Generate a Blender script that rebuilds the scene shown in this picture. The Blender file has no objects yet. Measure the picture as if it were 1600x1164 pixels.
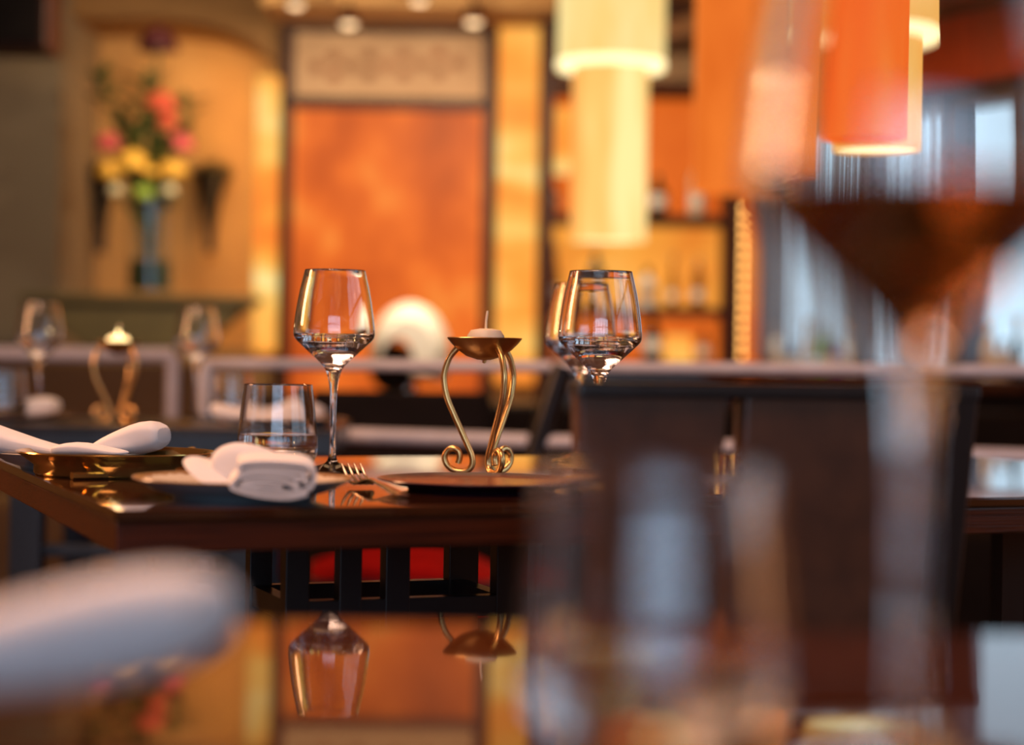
import bpy, bmesh, math, random
from mathutils import Vector, Matrix
random.seed(7)
C = bpy.context.scene
COL = C.collection
PI = math.pi

# ------------------------------------------------------------------ camera
FPX = 3000.0; CAMZ = 0.877; HOR = 563.0; ROLL = 0.0157
cam_d = bpy.data.cameras.new('camera'); cam = bpy.data.objects.new('camera', cam_d); COL.objects.link(cam)
cam.location = (0, 0, CAMZ); cam.rotation_euler = (PI/2, -ROLL, 0)
cam_d.sensor_width = 36; cam_d.lens = FPX/1600*36
cam_d.shift_y = -(582-HOR)/1600.0
cam_d.clip_start = 0.05; cam_d.clip_end = 60
cam_d.dof.use_dof = True; cam_d.dof.focus_distance = 2.04; cam_d.dof.aperture_fstop = 2.33
C.camera = cam
C.view_settings.view_transform = 'Standard'; C.view_settings.look = 'None'
C.view_settings.exposure = 0.0; C.view_settings.gamma = 1.0; C.view_settings.use_curve_mapping = False
C.cycles.use_denoising = True
C.cycles.max_bounces = 16; C.cycles.transmission_bounces = 14; C.cycles.glossy_bounces = 6
C.cycles.diffuse_bounces = 3; C.cycles.transparent_max_bounces = 12
C.cycles.caustics_reflective = False; C.cycles.caustics_refractive = False
C.cycles.sample_clamp_indirect = 6.0

# ------------------------------------------------------------------ world: pale daylight outside the windows
w = bpy.data.worlds.new('world'); C.world = w; w.use_nodes = True
wb = w.node_tree.nodes['Background']
wb.inputs[0].default_value = (0.60, 0.77, 0.90, 1); wb.inputs[1].default_value = 1.45

# ------------------------------------------------------------------ large lights
def area(name, loc, target, size, energy, col, sy=None):
    l = bpy.data.lights.new(name, 'AREA'); l.energy = energy; l.color = col; l.shape = 'RECTANGLE'
    l.size = size; l.size_y = sy or size
    o = bpy.data.objects.new(name, l); COL.objects.link(o); o.location = loc
    o.rotation_euler = (Vector(target)-Vector(loc)).to_track_quat('-Z', 'Y').to_euler()
    return o
area('daylight_window_behind', (0.2, -2.75, 1.35), (0.2, 0, 1.2), 3.0, 64, (0.58, 0.74, 1.0), 1.8)
area('daylight_window_right', (1.95, 1.45, 1.55), (-0.5, 1.45, 1.3), 2.2, 6, (0.50, 0.72, 1.0), 1.4)
# warm ceiling light above the tables
area('ceiling_glow', (-0.7, 2.6, 2.55), (-0.45, 2.0, 0.7), 1.0, 28, (1.0, 0.56, 0.36), 0.6)
area('front_warm_fill', (-0.55, 0.75, 2.55), (-0.25, 0.7, 0.7), 0.7, 38, (1.0, 0.52, 0.32), 0.6)  # added unseen fill that warms the foreground napkin
area('left_wall_glow', (-2.5, 2.6, 1.55), (-0.4, 1.9, 0.75), 0.5, 44, (1.0, 0.46, 0.22), 0.8)
area('bay_warm_fill', (0.9, 5.2, 2.45), (1.4, 6.9, 1.9), 0.5, 12, (1.0, 0.50, 0.22), 0.5)  # added unseen lamp to lift the valance out of the dark
area('ceiling_glow_rear', (-0.4, 5.0, 2.55), (-0.5, 5.2, 0), 1.6, 5, (1.0, 0.58, 0.28), 1.0)

# ------------------------------------------------------------------ helpers
def P(px, py, Y):
    """world point seen at photograph pixel (px,py) at distance Y in front of the camera"""
    x = px + (py-HOR)*ROLL; y = py - (px-800)*ROLL
    return Vector(((x-800)/FPX*Y, Y, CAMZ - (y-HOR)/FPX*Y))

class MB:
    def __init__(s): s.v = []; s.f = []
    def add(s, vs, fs):
        n = len(s.v); s.v += [Vector(v) for v in vs]; s.f += [tuple(i+n for i in f) for f in fs]
        return s
    def box(s, lo, hi):
        x0, y0, z0 = lo; x1, y1, z1 = hi
        return s.add([(x0,y0,z0),(x1,y0,z0),(x1,y1,z0),(x0,y1,z0),(x0,y0,z1),(x1,y0,z1),(x1,y1,z1),(x0,y1,z1)],
              [(0,3,2,1),(4,5,6,7),(0,1,5,4),(1,2,6,5),(2,3,7,6),(3,0,4,7)])
    def rbox(s, c, size, rz=0):
        m = Matrix.Rotation(rz, 4, 'Z'); hx, hy, hz = [q/2 for q in size]; c = Vector(c)
        vs = [c + m @ Vector((a*hx, b*hy, d*hz)) for d in (-1,1) for a,b in ((-1,-1),(1,-1),(1,1),(-1,1))]
        return s.add(vs, [(0,3,2,1),(4,5,6,7),(0,1,5,4),(1,2,6,5),(2,3,7,6),(3,0,4,7)])
    def lathe(s, prof, seg=48, c=(0,0,0), close=False):
        c = Vector(c); vs = []; fs = []; idx = []
        for r, z in prof:
            if r < 1e-6:
                idx.append([len(vs)]*seg); vs.append(c+Vector((0,0,z)))
            else:
                b = len(vs); idx.append(list(range(b, b+seg)))
                vs += [c+Vector((r*math.cos(2*PI*k/seg), r*math.sin(2*PI*k/seg), z)) for k in range(seg)]
        rng = list(range(len(prof)-1)) + ([-1] if close else [])
        for i in rng:
            a = idx[i]; b = idx[(i+1)]
            for k in range(seg):
                k2 = (k+1) % seg
                q = [a[k], a[k2], b[k2], b[k]]
                q2 = []
                for t in q:
                    if t not in q2: q2.append(t)
                if len(q2) > 2: fs.append(tuple(q2))
        return s.add(vs, fs)
    def tube(s, pts, r, seg=10, flat=1.0, up=None):
        pts = [Vector(p) for p in pts]; n = len(pts)
        rs = r if isinstance(r, (list, tuple)) else [r]*n
        t0 = (pts[1]-pts[0]).normalized()
        a = Vector(up) if up is not None else (Vector((0,0,1)) if abs(t0.z) < .9 else Vector((1,0,0)))
        nrm = (a - t0*a.dot(t0)).normalized()
        vs = []; fs = []
        for i, p in enumerate(pts):
            t = (pts[min(i+1, n-1)]-pts[max(i-1, 0)]).normalized()
            nrm = (nrm - t*nrm.dot(t)).normalized(); bn = t.cross(nrm)
            for k in range(seg):
                an = 2*PI*k/seg
                vs.append(p + nrm*(math.cos(an)*rs[i]*flat) + bn*(math.sin(an)*rs[i]))
        for i in range(n-1):
            for k in range(seg):
                k2 = (k+1) % seg
                fs.append((i*seg+k, i*seg+k2, (i+1)*seg+k2, (i+1)*seg+k))
        fs.append(tuple(range(seg))[::-1]); fs.append(tuple((n-1)*seg+k for k in range(seg)))
        return s.add(vs, fs)
    def prism(s, poly, d):
        """poly: list of points, extruded by vector d"""
        d = Vector(d); n = len(poly); vs = [Vector(p) for p in poly] + [Vector(p)+d for p in poly]
        fs = [tuple(range(n))[::-1], tuple(range(n, 2*n))] + [(i, (i+1)%n, n+(i+1)%n, n+i) for i in range(n)]
        return s.add(vs, fs)
    def ball(s, c, r, sc=(1,1,1), seg=16, rings=10):
        prof = [(r*math.sin(PI*i/rings), -r*math.cos(PI*i/rings)) for i in range(rings+1)]
        m = MB().lathe(prof, seg)
        return s.add([Vector((v.x*sc[0], v.y*sc[1], v.z*sc[2]))+Vector(c) for v in m.v], m.f)
    def xf(s, mat):
        s.v = [mat @ v for v in s.v]; return s
    def build(s, name, mat, parent=None, smooth=False, loc=None, bevel=0, rz=None, angle=0.6):
        me = bpy.data.meshes.new(name); me.from_pydata([tuple(v) for v in s.v], [], s.f); me.update()
        bm = bmesh.new(); bm.from_mesh(me); bmesh.ops.recalc_face_normals(bm, faces=bm.faces); 
        if smooth:
            for f in bm.faces: f.smooth = True
            for e in bm.edges:
                if len(e.link_faces) == 2 and e.calc_face_angle(0) > angle: e.smooth = False
        bm.to_mesh(me); bm.free()
        if mat: me.materials.append(mat)
        o = bpy.data.objects.new(name, me); COL.objects.link(o)
        if parent: o.parent = parent
        if loc is not None: o.location = loc
        if rz is not None: o.rotation_euler.z = rz
        if bevel:
            b = o.modifiers.new('bevel', 'BEVEL'); b.width = bevel; b.segments = 3; b.limit_method = 'ANGLE'
        return o

def tag(o, label, cat, group=None, kind=None):
    o['label'] = label; o['category'] = cat
    if group: o['group'] = group
    if kind: o['kind'] = kind
    return o
def struct(o): o['kind'] = 'structure'; return o
def empty(name, loc, label, cat, group=None, rz=0):
    o = bpy.data.objects.new(name, None); COL.objects.link(o); o.location = loc; o.rotation_euler.z = rz
    o.empty_display_size = .05
    return tag(o, label, cat, group)
def copy_tree(o, parent=None):
    c = o.copy(); COL.objects.link(c)
    if parent: c.parent = parent
    for ch in list(o.children): copy_tree(ch, c)
    return c
def dup(o, loc, label, rz=None, group=None):
    c = copy_tree(o); c.location = loc; c['label'] = label
    if rz is not None: c.rotation_euler.z = rz
    if group: c['group'] = group
    return c
def smooth_pts(pts, n=6):
    """Catmull-Rom"""
    pts = [Vector(p) for p in pts]; out = []
    for i in range(len(pts)-1):
        p0 = pts[max(i-1,0)]; p1 = pts[i]; p2 = pts[i+1]; p3 = pts[min(i+2, len(pts)-1)]
        for k in range(n):
            t = k/n
            out.append(0.5*((2*p1)+(-p0+p2)*t+(2*p0-5*p1+4*p2-p3)*t*t+(-p0+3*p1-3*p2+p3)*t**3))
    out.append(pts[-1]); return out

# ------------------------------------------------------------------ materials
def mat(name, col, rough=.5, metal=0, **kw):
    m = bpy.data.materials.new(name); m.use_nodes = True
    b = m.node_tree.nodes['Principled BSDF']
    b.inputs['Base Color'].default_value = (*col, 1); b.inputs['Roughness'].default_value = rough
    b.inputs['Metallic'].default_value = metal
    for k, v in kw.items(): b.inputs[k.replace('_', ' ')].default_value = v
    return m
def nd(m, t, **kw):
    n = m.node_tree.nodes.new(t)
    for k, v in kw.items(): setattr(n, k, v)
    return n
def coords(m, scale=(1,1,1), kind='Object'):
    tc = nd(m, 'ShaderNodeTexCoord'); mp = nd(m, 'ShaderNodeMapping'); mp.inputs['Scale'].default_value = scale
    m.node_tree.links.new(tc.outputs[kind], mp.inputs[0]); return mp.outputs[0]
def noise(m, vec, scale, detail=4, rough=.5):
    n = nd(m, 'ShaderNodeTexNoise'); n.inputs['Scale'].default_value = scale; n.inputs['Detail'].default_value = detail
    n.inputs['Roughness'].default_value = rough
    m.node_tree.links.new(vec, n.inputs['Vector']); return n.outputs['Fac']
def ramp(m, fac, stops):
    r = nd(m, 'ShaderNodeValToRGB'); cr = r.color_ramp
    while len(cr.elements) < len(stops): cr.elements.new(.5)
    for e, (p, c) in zip(cr.elements, stops): e.position = p; e.color = (*c, 1)
    m.node_tree.links.new(fac, r.inputs[0]); return r.outputs[0]
def bump(m, fac, strength, dist=.001):
    b = nd(m, 'ShaderNodeBump'); b.inputs['Strength'].default_value = strength; b.inputs['Distance'].default_value = dist
    L = m.node_tree.links; L.new(fac, b.inputs['Height'])
    L.new(b.outputs[0], m.node_tree.nodes['Principled BSDF'].inputs['Normal'])
def textured(name, stops, scale, mapscale=(1,1,1), rough=.5, metal=0, detail=4, bstr=0, **kw):
    m = mat(name, stops[0][1], rough, metal, **kw); v = coords(m, mapscale); f = noise(m, v, scale, detail)
    m.node_tree.links.new(ramp(m, f, stops), m.node_tree.nodes['Principled BSDF'].inputs['Base Color'])
    if bstr: bump(m, f, bstr)
    return m
def glow(name, stops, scale, mapscale, strength, detail=3):
    """a translucent sheet lit from inside: mottled stone or paper"""
    m = mat(name, (0.06, 0.02, 0.005), .5, Specular_IOR_Level=.15); v = coords(m, mapscale); f = noise(m, v, scale, detail)
    b = m.node_tree.nodes['Principled BSDF']
    m.node_tree.links.new(ramp(m, f, stops), b.inputs['Emission Color']); b.inputs['Emission Strength'].default_value = strength
    return m
def emit(name, col, s):
    m = mat(name, (0.3, 0.2, 0.1), .5); b = m.node_tree.nodes['Principled BSDF']
    b.inputs['Emission Color'].default_value = (*col, 1); b.inputs['Emission Strength'].default_value = s
    return m

M = {}
M['table'] = textured('dark_lacquered_wood', [(.3, (.030,.009,.004)), (.6, (.055,.017,.006)), (.8, (.016,.006,.003))], 7, (1, 12, 12), .06, Coat_Weight=.6, Coat_Roughness=.03)
M['edge'] = textured('worn_reddish_wood', [(.3, (.016,.004,.002)), (.55, (.075,.015,.004)), (.75, (.008,.003,.0015))], 9, (1, 6, 60), .28, detail=6, bstr=.3, Specular_IOR_Level=.3)
M['glosswood'] = textured('polished_mahogany', [(.3, (.030,.008,.003)), (.6, (.060,.016,.006)), (.8, (.020,.006,.003))], 5, (1, 8, 8), .03, Specular_IOR_Level=.16)
M['darkwood'] = textured('dark_wood', [(.3, (.030,.006,.002)), (.7, (.050,.010,.003))], 6, (6, 6, 1), .5, Specular_IOR_Level=.25)
M['blackwood'] = textured('black_stained_wood', [(.3, (.008,.006,.006)), (.7, (.016,.012,.012))], 6, (4, 4, 1), .3)
M['bluewood'] = textured('blue_black_painted_wood', [(.3, (.010,.013,.020)), (.7, (.020,.026,.038))], 6, (4, 4, 1), .3)
M['chairleather'] = textured('brown_leather', [(.3, (.065,.022,.009)), (.7, (.105,.036,.015))], 30, (1, 1, 1), .42, bstr=.2)
M['gold'] = textured('brushed_gold_metal', [(.3, (.74,.43,.15)), (.7, (.90,.57,.24))], 40, (1, 1, .3), .30, 1.0, bstr=.1)
M['bronze'] = textured('bronze_glaze', [(.3, (.60,.34,.09)), (.7, (.75,.45,.14))], 30, (1, 1, 1), .14, .9)
M['steel'] = mat('brushed_steel', (.80, .70, .60), .16, 1.0)
M['rail'] = textured('grey_metal_rail', [(.3, (.62,.60,.66)), (.7, (.74,.72,.78))], 20, (1, 1, 1), .40, .1)
M['wax'] = mat('candle_wax', (.88, .74, .55), .45, Subsurface_Weight=.3, Subsurface_Scale=.004)
M['flamewax'] = emit('burning_candle_wax', (1.0, .66, .28), 3.2)
M['flame'] = emit('candle_flame', (1.0, .75, .35), 8)
M['red'] = textured('red_velvet', [(.3, (.50,.006,.006)), (.7, (.66,.010,.008))], 40, (1, 1, 1), .8, Specular_IOR_Level=.1)
M['taupe'] = textured('taupe_plaster', [(.3, (.19,.135,.085)), (.7, (.22,.16,.10))], 3, (1, 1, 1), .85)
M['amberwall'] = textured('amber_plaster', [(.3, (.55,.30,.11)), (.7, (.66,.37,.13))], 4, (1, 1, 1), .8)
M['ochrewall'] = textured('ochre_plaster', [(.3, (.25,.12,.035)), (.7, (.31,.15,.045))], 4, (1, 1, 1), .8)
M['lowwall'] = textured('brown_wainscot', [(.3, (.16,.085,.030)), (.7, (.20,.11,.038))], 4, (1, 1, 1), .6)
M['black'] = textured('black_upholstery', [(.3, (.010,.007,.006)), (.7, (.016,.011,.009))], 10, (1, 1, 1), .7, Specular_IOR_Level=.15)
M['olive'] = textured('olive_bronze', [(.3, (.10,.075,.028)), (.7, (.15,.11,.04))], 6, (1, 1, 1), .5)
M['floor'] = textured('dark_floorboards', [(.3, (.05,.026,.014)), (.7, (.09,.045,.024))], 5, (1, 9, 1), .35)
M['ceiling'] = textured('brown_ceiling', [(.3, (.30,.15,.07)), (.7, (.36,.19,.09))], 3, (1, 1, 1), .8)
M['valance'] = textured('rust_red_valance', [(.3, (.42,.055,.012)), (.7, (.52,.075,.016))], 8, (1, 1, 1), .7)
M['soot'] = textured('charcoal_paint', [(.3, (.02,.018,.02)), (.7, (.035,.03,.034))], 5, (1, 1, 1), .6)
M['mullion'] = textured('grey_window_frame', [(.3, (.12,.11,.13)), (.7, (.16,.15,.17))], 5, (1, 1, 1), .5)
M['white'] = textured('white_shell', [(.3, (.85,.78,.66)), (.7, (.92,.86,.75))], 5, (1, 1, 1), .3)
M['cream'] = textured('aged_cream_panel', [(.3, (.46,.27,.14)), (.7, (.54,.33,.18))], 6, (1, 1, 1), .7)
M['hexorn'] = textured('brown_ornament', [(.3, (.20,.085,.03)), (.7, (.30,.11,.04))], 6, (1, 1, 1), .7)
M['pewter'] = mat('lamp_trim', (.55, .45, .35), .35, .7)
M['blackmetal'] = mat('black_metal', (.02, .018, .016), .35, .6)

# napkin linen: fine weave
m = M['linen'] = mat('white_linen', (.80, .765, .76), .85, Sheen_Weight=.25)
v = coords(m, (1, 1, 1)); wv = nd(m, 'ShaderNodeTexWave'); wv.inputs['Scale'].default_value = 420; wv.inputs['Distortion'].default_value = 1.5
m.node_tree.links.new(v, wv.inputs['Vector']); bump(m, wv.outputs['Fac'], .25, .0004)

# plates: speckled glaze with brown rim
def plate_mat(name, top, under, rimc, r_rim, rough=.25, metal=0.0, spk=(.30,.16,.07)):
    m = mat(name, top, rough, metal); L = m.node_tree.links; b = m.node_tree.nodes['Principled BSDF']
    tc = nd(m, 'ShaderNodeTexCoord'); sp = nd(m, 'ShaderNodeSeparateXYZ'); L.new(tc.outputs['Object'], sp.inputs[0])
    l2 = nd(m, 'ShaderNodeVectorMath', operation='LENGTH'); cb = nd(m, 'ShaderNodeCombineXYZ')
    L.new(sp.outputs[0], cb.inputs[0]); L.new(sp.outputs[1], cb.inputs[1]); L.new(cb.outputs[0], l2.inputs[0])
    nz = nd(m, 'ShaderNodeTexNoise'); nz.inputs['Scale'].default_value = 160; L.new(tc.outputs['Object'], nz.inputs['Vector'])
    ad = nd(m, 'ShaderNodeMath', operation='MULTIPLY_ADD'); L.new(nz.outputs['Fac'], ad.inputs[0]); ad.inputs[1].default_value = .010; L.new(l2.outputs['Value'], ad.inputs[2])
    gt = nd(m, 'ShaderNodeMath', operation='GREATER_THAN'); L.new(ad.outputs[0], gt.inputs[0]); gt.inputs[1].default_value = r_rim
    sk = nd(m, 'ShaderNodeMath', operation='GREATER_THAN'); L.new(nz.outputs['Fac'], sk.inputs[0]); sk.inputs[1].default_value = .68
    ge = nd(m, 'ShaderNodeNewGeometry'); sn = nd(m, 'ShaderNodeSeparateXYZ'); L.new(ge.outputs['Normal'], sn.inputs[0])
    dn = nd(m, 'ShaderNodeMath', operation='LESS_THAN'); L.new(sn.outputs[2], dn.inputs[0]); dn.inputs[1].default_value = 0.02
    def mixc(f, a, bb):
        x = nd(m, 'ShaderNodeMix', data_type='RGBA'); L.new(f, x.inputs[0])
        for s_, q in ((6, a), (7, bb)):
            if isinstance(q, tuple): x.inputs[s_].default_value = (*q, 1)
            else: L.new(q, x.inputs[s_])
        return x.outputs[2]
    c1 = mixc(sk.outputs[0], top, spk); c2 = mixc(gt.outputs[0], c1, rimc); c3 = mixc(dn.outputs[0], c2, under)
    L.new(c3, b.inputs['Base Color']); return m
M['plate'] = plate_mat('speckled_stoneware', (.62,.52,.40), (.30,.36,.40), (.26,.13,.05), .0965)  # blue-grey underside is cool daylight put into the colour
M['plumplate'] = plate_mat('plum_stoneware', (.14,.035,.025), (.05,.015,.035), (.05,.02,.03), .0985, .22, spk=(.10,.03,.02))

# glass
def glass_mat(name, col=(1,1,1), ior=1.5, rough=0.0):
    m = bpy.data.materials.new(name); m.use_nodes = True; nt = m.node_tree; nt.nodes.clear()
    o = nt.nodes.new('ShaderNodeOutputMaterial'); g = nt.nodes.new('ShaderNodeBsdfGlass')
    g.inputs['Color'].default_value = (*col, 1); g.inputs['IOR'].default_value = ior; g.inputs['Roughness'].default_value = rough
    nt.links.new(g.outputs[0], o.inputs[0]); return m
M['glass'] = glass_mat('clear_glass')
M['water'] = glass_mat('clear_liquid', (.97,.98,1), 1.33)
M['vaseglass'] = None
def pane_mat():
    m = bpy.data.materials.new('window_pane_glass'); m.use_nodes = True; nt = m.node_tree; nt.nodes.clear()
    o = nt.nodes.new('ShaderNodeOutputMaterial'); t = nt.nodes.new('ShaderNodeBsdfTransparent'); g = nt.nodes.new('ShaderNodeBsdfGlossy')
    t.inputs[0].default_value = (.93,.96,.98,1); g.inputs['Roughness'].default_value = .02
    x = nt.nodes.new('ShaderNodeMixShader'); x.inputs[0].default_value = .06
    nt.links.new(t.outputs[0], x.inputs[1]); nt.links.new(g.outputs[0], x.inputs[2]); nt.links.new(x.outputs[0], o.inputs[0]); return m
M['pane'] = pane_mat()
m_ = pane_mat(); m_.name = 'thin_vase_glass'; m_.node_tree.nodes['Mix Shader'].inputs[0].default_value = .06
m_.node_tree.nodes['Glossy BSDF'].inputs['Roughness'].default_value = .12; M['vaseglass'] = m_
def sheer_mat():
    m = bpy.data.materials.new('sheer_thread'); m.use_nodes = True; nt = m.node_tree; nt.nodes.clear()
    o = nt.nodes.new('ShaderNodeOutputMaterial'); t = nt.nodes.new('ShaderNodeBsdfTransparent'); g = nt.nodes.new('ShaderNodeBsdfTranslucent'); d = nt.nodes.new('ShaderNodeBsdfDiffuse')
    g.inputs[0].default_value = (.62,.60,.62,1); d.inputs[0].default_value = (.45,.42,.42,1)
    a = nt.nodes.new('ShaderNodeMixShader'); a.inputs[0].default_value = .5
    x = nt.nodes.new('ShaderNodeMixShader'); x.inputs[0].default_value = .55
    nt.links.new(g.outputs[0], a.inputs[1]); nt.links.new(d.outputs[0], a.inputs[2])
    nt.links.new(t.outputs[0], x.inputs[1]); nt.links.new(a.outputs[0], x.inputs[2]); nt.links.new(x.outputs[0], o.inputs[0]); return m
M['sheer'] = sheer_mat()

# lit things
M['onyx_orange'] = glow('orange_lit_stone', [(.30, (.40,.052,.005)), (.46, (.62,.090,.008)), (.58, (.85,.15,.014)), (.72, (1.0,.34,.05))], 2.6, (1.3, 1.0, .9), .95)
M['onyx_yellow'] = glow('yellow_lit_stone', [(.32, (.95,.20,.02)), (.46, (1.0,.34,.04)), (.58, (1.0,.54,.11)), (.70, (1.0,.80,.32))], 3.2, (.5, .5, 1.4), 1.05)
M['onyx_gold'] = glow('golden_lit_stone', [(.30, (.80,.20,.02)), (.55, (1.0,.38,.05)), (.75, (1.0,.55,.12))], 3.0, (1, 1, 1), .95)
M['onyx_deep'] = glow('deep_orange_lit_stone', [(.30, (.70,.10,.010)), (.6, (.92,.18,.018)), (.8, (1.0,.32,.05))], 3.0, (1, 1, 1), .85)
M['shade'] = glow('glowing_cream_lampshade', [(.35, (1.0,.66,.20)), (.6, (1.0,.80,.34)), (.8, (1.0,.73,.26))], 6, (1, 1, .3), 1.0)
M['shade_low'] = glow('glowing_amber_lampshade', [(.38, (1.0,.42,.09)), (.52, (1.0,.58,.16)), (.64, (1.0,.82,.34))], 6, (1, 1, .15), 1.1)
M['shade_rim'] = emit('glowing_lamp_rim', (1.0, .86, .45), 1.7)
M['redshade'] = glow('glowing_orange_lampshade', [(.35, (.95,.11,.012)), (.6, (1.0,.17,.022)), (.8, (1.0,.28,.05))], 5, (1, 1, .3), 1.0)
M['redshade_edge'] = glow('glowing_amber_outer_shade', [(.35, (1.0,.42,.06)), (.7, (1.0,.55,.12))], 5, (1, 1, .3), 1.1)
M['shade_amber'] = glow('glowing_amber_cloth_shade', [(.35, (1.0,.38,.06)), (.6, (1.0,.50,.12)), (.8, (1.0,.62,.2))], 5, (1, 1, .3), 1.0)
M['orange_refracted'] = glow('deep_orange_refracted_glow', [(.30, (.75,.14,.015)), (.6, (.95,.22,.028)), (.8, (1.0,.32,.05))], 5, (1, 1, .4), .95)
M['led'] = emit('warm_led', (1.0, .50, .13), 5.5)
M['spot'] = emit('spotlight_lens', (1.0, .66, .36), 2.2)

# ------------------------------------------------------------------ room shell
WY = 7.6
struct(MB().box((-3.0,-2.6,-.05),(2.3,8.4,0)).build('floor', M['floor']))
struct(MB().box((-3.0,-2.6,2.75),(2.3,8.4,2.82)).build('ceiling', M['ceiling']))
struct(MB().box((-3.0,-2.6,0),(-2.9,8.4,2.75)).build('wall_left', M['ochrewall']))
# wall behind the camera with a gridded window
b = MB(); b.box((-2.9,-2.6,0),(-1.35,-2.5,2.75)); b.box((1.70,-2.6,0),(2.3,-2.5,2.75)); b.box((-1.35,-2.6,0),(1.70,-2.5,.45)); b.box((-1.35,-2.6,2.25),(1.70,-2.5,2.75))
struct(b.build('wall_behind', M['ochrewall']))
b = MB()
for i in range(6):
    x = -1.35+3.05*i/5; b.box((x-.03,-2.58,.45),(x+.03,-2.52,2.25))
for i in range(5):
    z = .45+1.8*i/4; b.box((-1.35,-2.575,z-.025),(1.70,-2.525,z+.025))
wn = struct(b.build('window_1', M['mullion']))
MB().box((-1.35,-2.553,.45),(1.70,-2.547,2.25)).build('pane', M['pane'], wn)
# right wall, window beside the table
b = MB(); b.box((1.80,-2.5,0),(1.90,.3,2.75)); b.box((1.80,2.6,0),(1.90,6.2,2.75)); b.box((1.80,.3,0),(1.90,2.6,.85)); b.box((1.80,.3,2.25),(1.90,2.6,2.75))
struct(b.build('wall_right', M['ochrewall']))
b = MB()
for y in (.32, 1.08, 1.83, 2.58): b.box((1.83,y-.02,.85),(1.87,y+.02,2.25))
for z in (.87, 1.55, 2.23): b.box((1.83,.3,z-.02),(1.87,2.6,z+.02))
wn = struct(b.build('window_2', M['mullion'])); MB().box((1.848,.3,.85),(1.852,2.6,2.25)).build('pane', M['pane'], wn)

# back wall: X positions from the picture at depth WY
def X(px, py=400, Y=WY): return P(px, py, Y).x
def Z(py, px=600, Y=WY): return P(px, py, Y).z
# left pier (taupe, nearer)
pier_x = X(92, 300, 7.42)
struct(MB().box((-2.9,7.42,0),(pier_x,8.1,2.75)).build('wall_pier', M['taupe']))
nx0, nx1 = pier_x-.25, X(437, 300)
# niche recess: arched opening in front plate, recess wall behind
ztop = Z(14, 300); 
arch = []
ax0, ax1 = nx0, X(432, 150)
zspr = Z(120, 420); zap = Z(28, 250)
N = 24
acx = X(240, 60)
for i in range(N+1):
    t = i/N; xx = ax0+(ax1-ax0)*t
    # flat-crowned arch, falling on the right
    u = max(0, (xx-acx)/(ax1-acx)); zz = zap-(zap-zspr)*(1-math.sqrt(max(0, 1-u*u)))
    arch.append((xx, zz))
b = MB()
for (xa, za), (xb, zb) in zip(arch[:-1], arch[1:]):
    b.add([(xa,WY,za),(xb,WY,zb),(xb,WY,2.75),(xa,WY,2.75),(xa,WY+.5,za),(xb,WY+.5,zb),(xb,WY+.5,2.75),(xa,WY+.5,2.75)],
          [(0,1,2,3),(4,7,6,5),(0,4,5,1),(3,2,6,7)])
b.box((nx0,WY,0),(nx1+.1,WY+.5,Z(545,300)))
struct(b.build('wall_niche_front', M['ochrewall']))
struct(MB().box((nx0-.2,WY+.5,0),(nx1+.2,WY+.55,2.75)).build('wall_niche_back', M['amberwall']))
struct(MB().box((ax1,WY+.005,Z(545,300)),(nx1+.0,WY+.5,2.75)).build('trim_1', M['ochrewall']))
# lit strip on the right side of the niche
o = MB().box((X(398),WY-.03,Z(552,415)),(X(436),WY+.06,Z(120,415))).build('light_column', M['onyx_yellow'], bevel=.01)
tag(o, 'narrow glowing yellow light strip at the right edge of the arched niche', 'wall light')
area('niche_light', (X(385),WY+.22,1.5), (X(250),WY+.5,1.4), .1, 2.2, (1.0,.52,.18), 1.2)
area('niche_top_light', (X(330),WY+.12,Z(60,330)), (X(250),WY+.5,1.5), .5, 1.6, (1.0,.60,.22), .1)

area('bouquet_fill', (P(300,100,6.3).x, 6.3, 2.1), (P(225,230,7.16).x, 7.16, 1.6), .15, 9, (1.0,.80,.52))  # added unseen light to brighten the flowers from the front
# back wall proper right of niche
struct(MB().box((nx1,WY,0),(X(1190),WY+.30,2.75)).build('wall_back', M['ochrewall']))
# dark box at top left
o = empty('wall_speaker', (X(35,30,6.4), 6.42, Z(35, 40, 6.4)), 'dark brown box speaker mounted high on the taupe wall at top left', 'speaker')
MB().box((-.22,-.02,-.09),(.085,.178,.2)).build('cabinet', M['darkwood'], o, bevel=.01)
MB().box((-.20,-.026,-.07),(.065,-.02,.18)).build('grille', M['black'], o)

# ------------------------------------------------------------------ framed screens and shelf unit
def frame_rect(b, x0, x1, z0, z1, t, y0, y1):
    b.box((x0,y0,z0),(x0+t,y1,z1)); b.box((x1-t,y0,z0),(x1,y1,z1)); b.box((x0+t,y0,z1-t),(x1-t,y1,z1)); b.box((x0+t,y0,z0),(x1-t,y1,z0+t))
fx0, fx1 = X(438), X(772)
fz1 = Z(22, 600)
o = empty('wall_screen', ((fx0+fx1)/2, WY, 0), 'tall dark wood framed screen with glowing orange lower panel and cream top panel', 'screen')
ox = (fx0+fx1)/2; hw = (fx1-fx0)/2
b = MB(); tt = .05
b.box((-hw,-.07,0),(-hw+tt,0,fz1)); b.box((hw-tt,-.07,0),(hw,0,fz1)); b.box((-hw,-.10,fz1-.085),(hw,0,fz1))
b.box((-hw+tt,-.065,Z(175,600)),(hw-tt,0,Z(156,600)))
b.box((-hw+tt,-.13,0),(hw-tt,0,Z(628,600)))
b.build('frame', M['darkwood'], o, bevel=.006)
pz0, pz1 = Z(156,600), fz1-.085
pp = MB().box((-hw+tt,-.05,pz0),(hw-tt,-.02,pz1)).build('cream_panel', M['cream'], o)
b = MB()
def hexo(px, py):
    p = P(px, py, WY-.06); cx = p.x-ox
    b.prism([(cx+.026*math.cos(a*PI/3), -.062, p.z+.026*math.sin(a*PI/3)) for a in range(6)], (0,.012,0))
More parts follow.
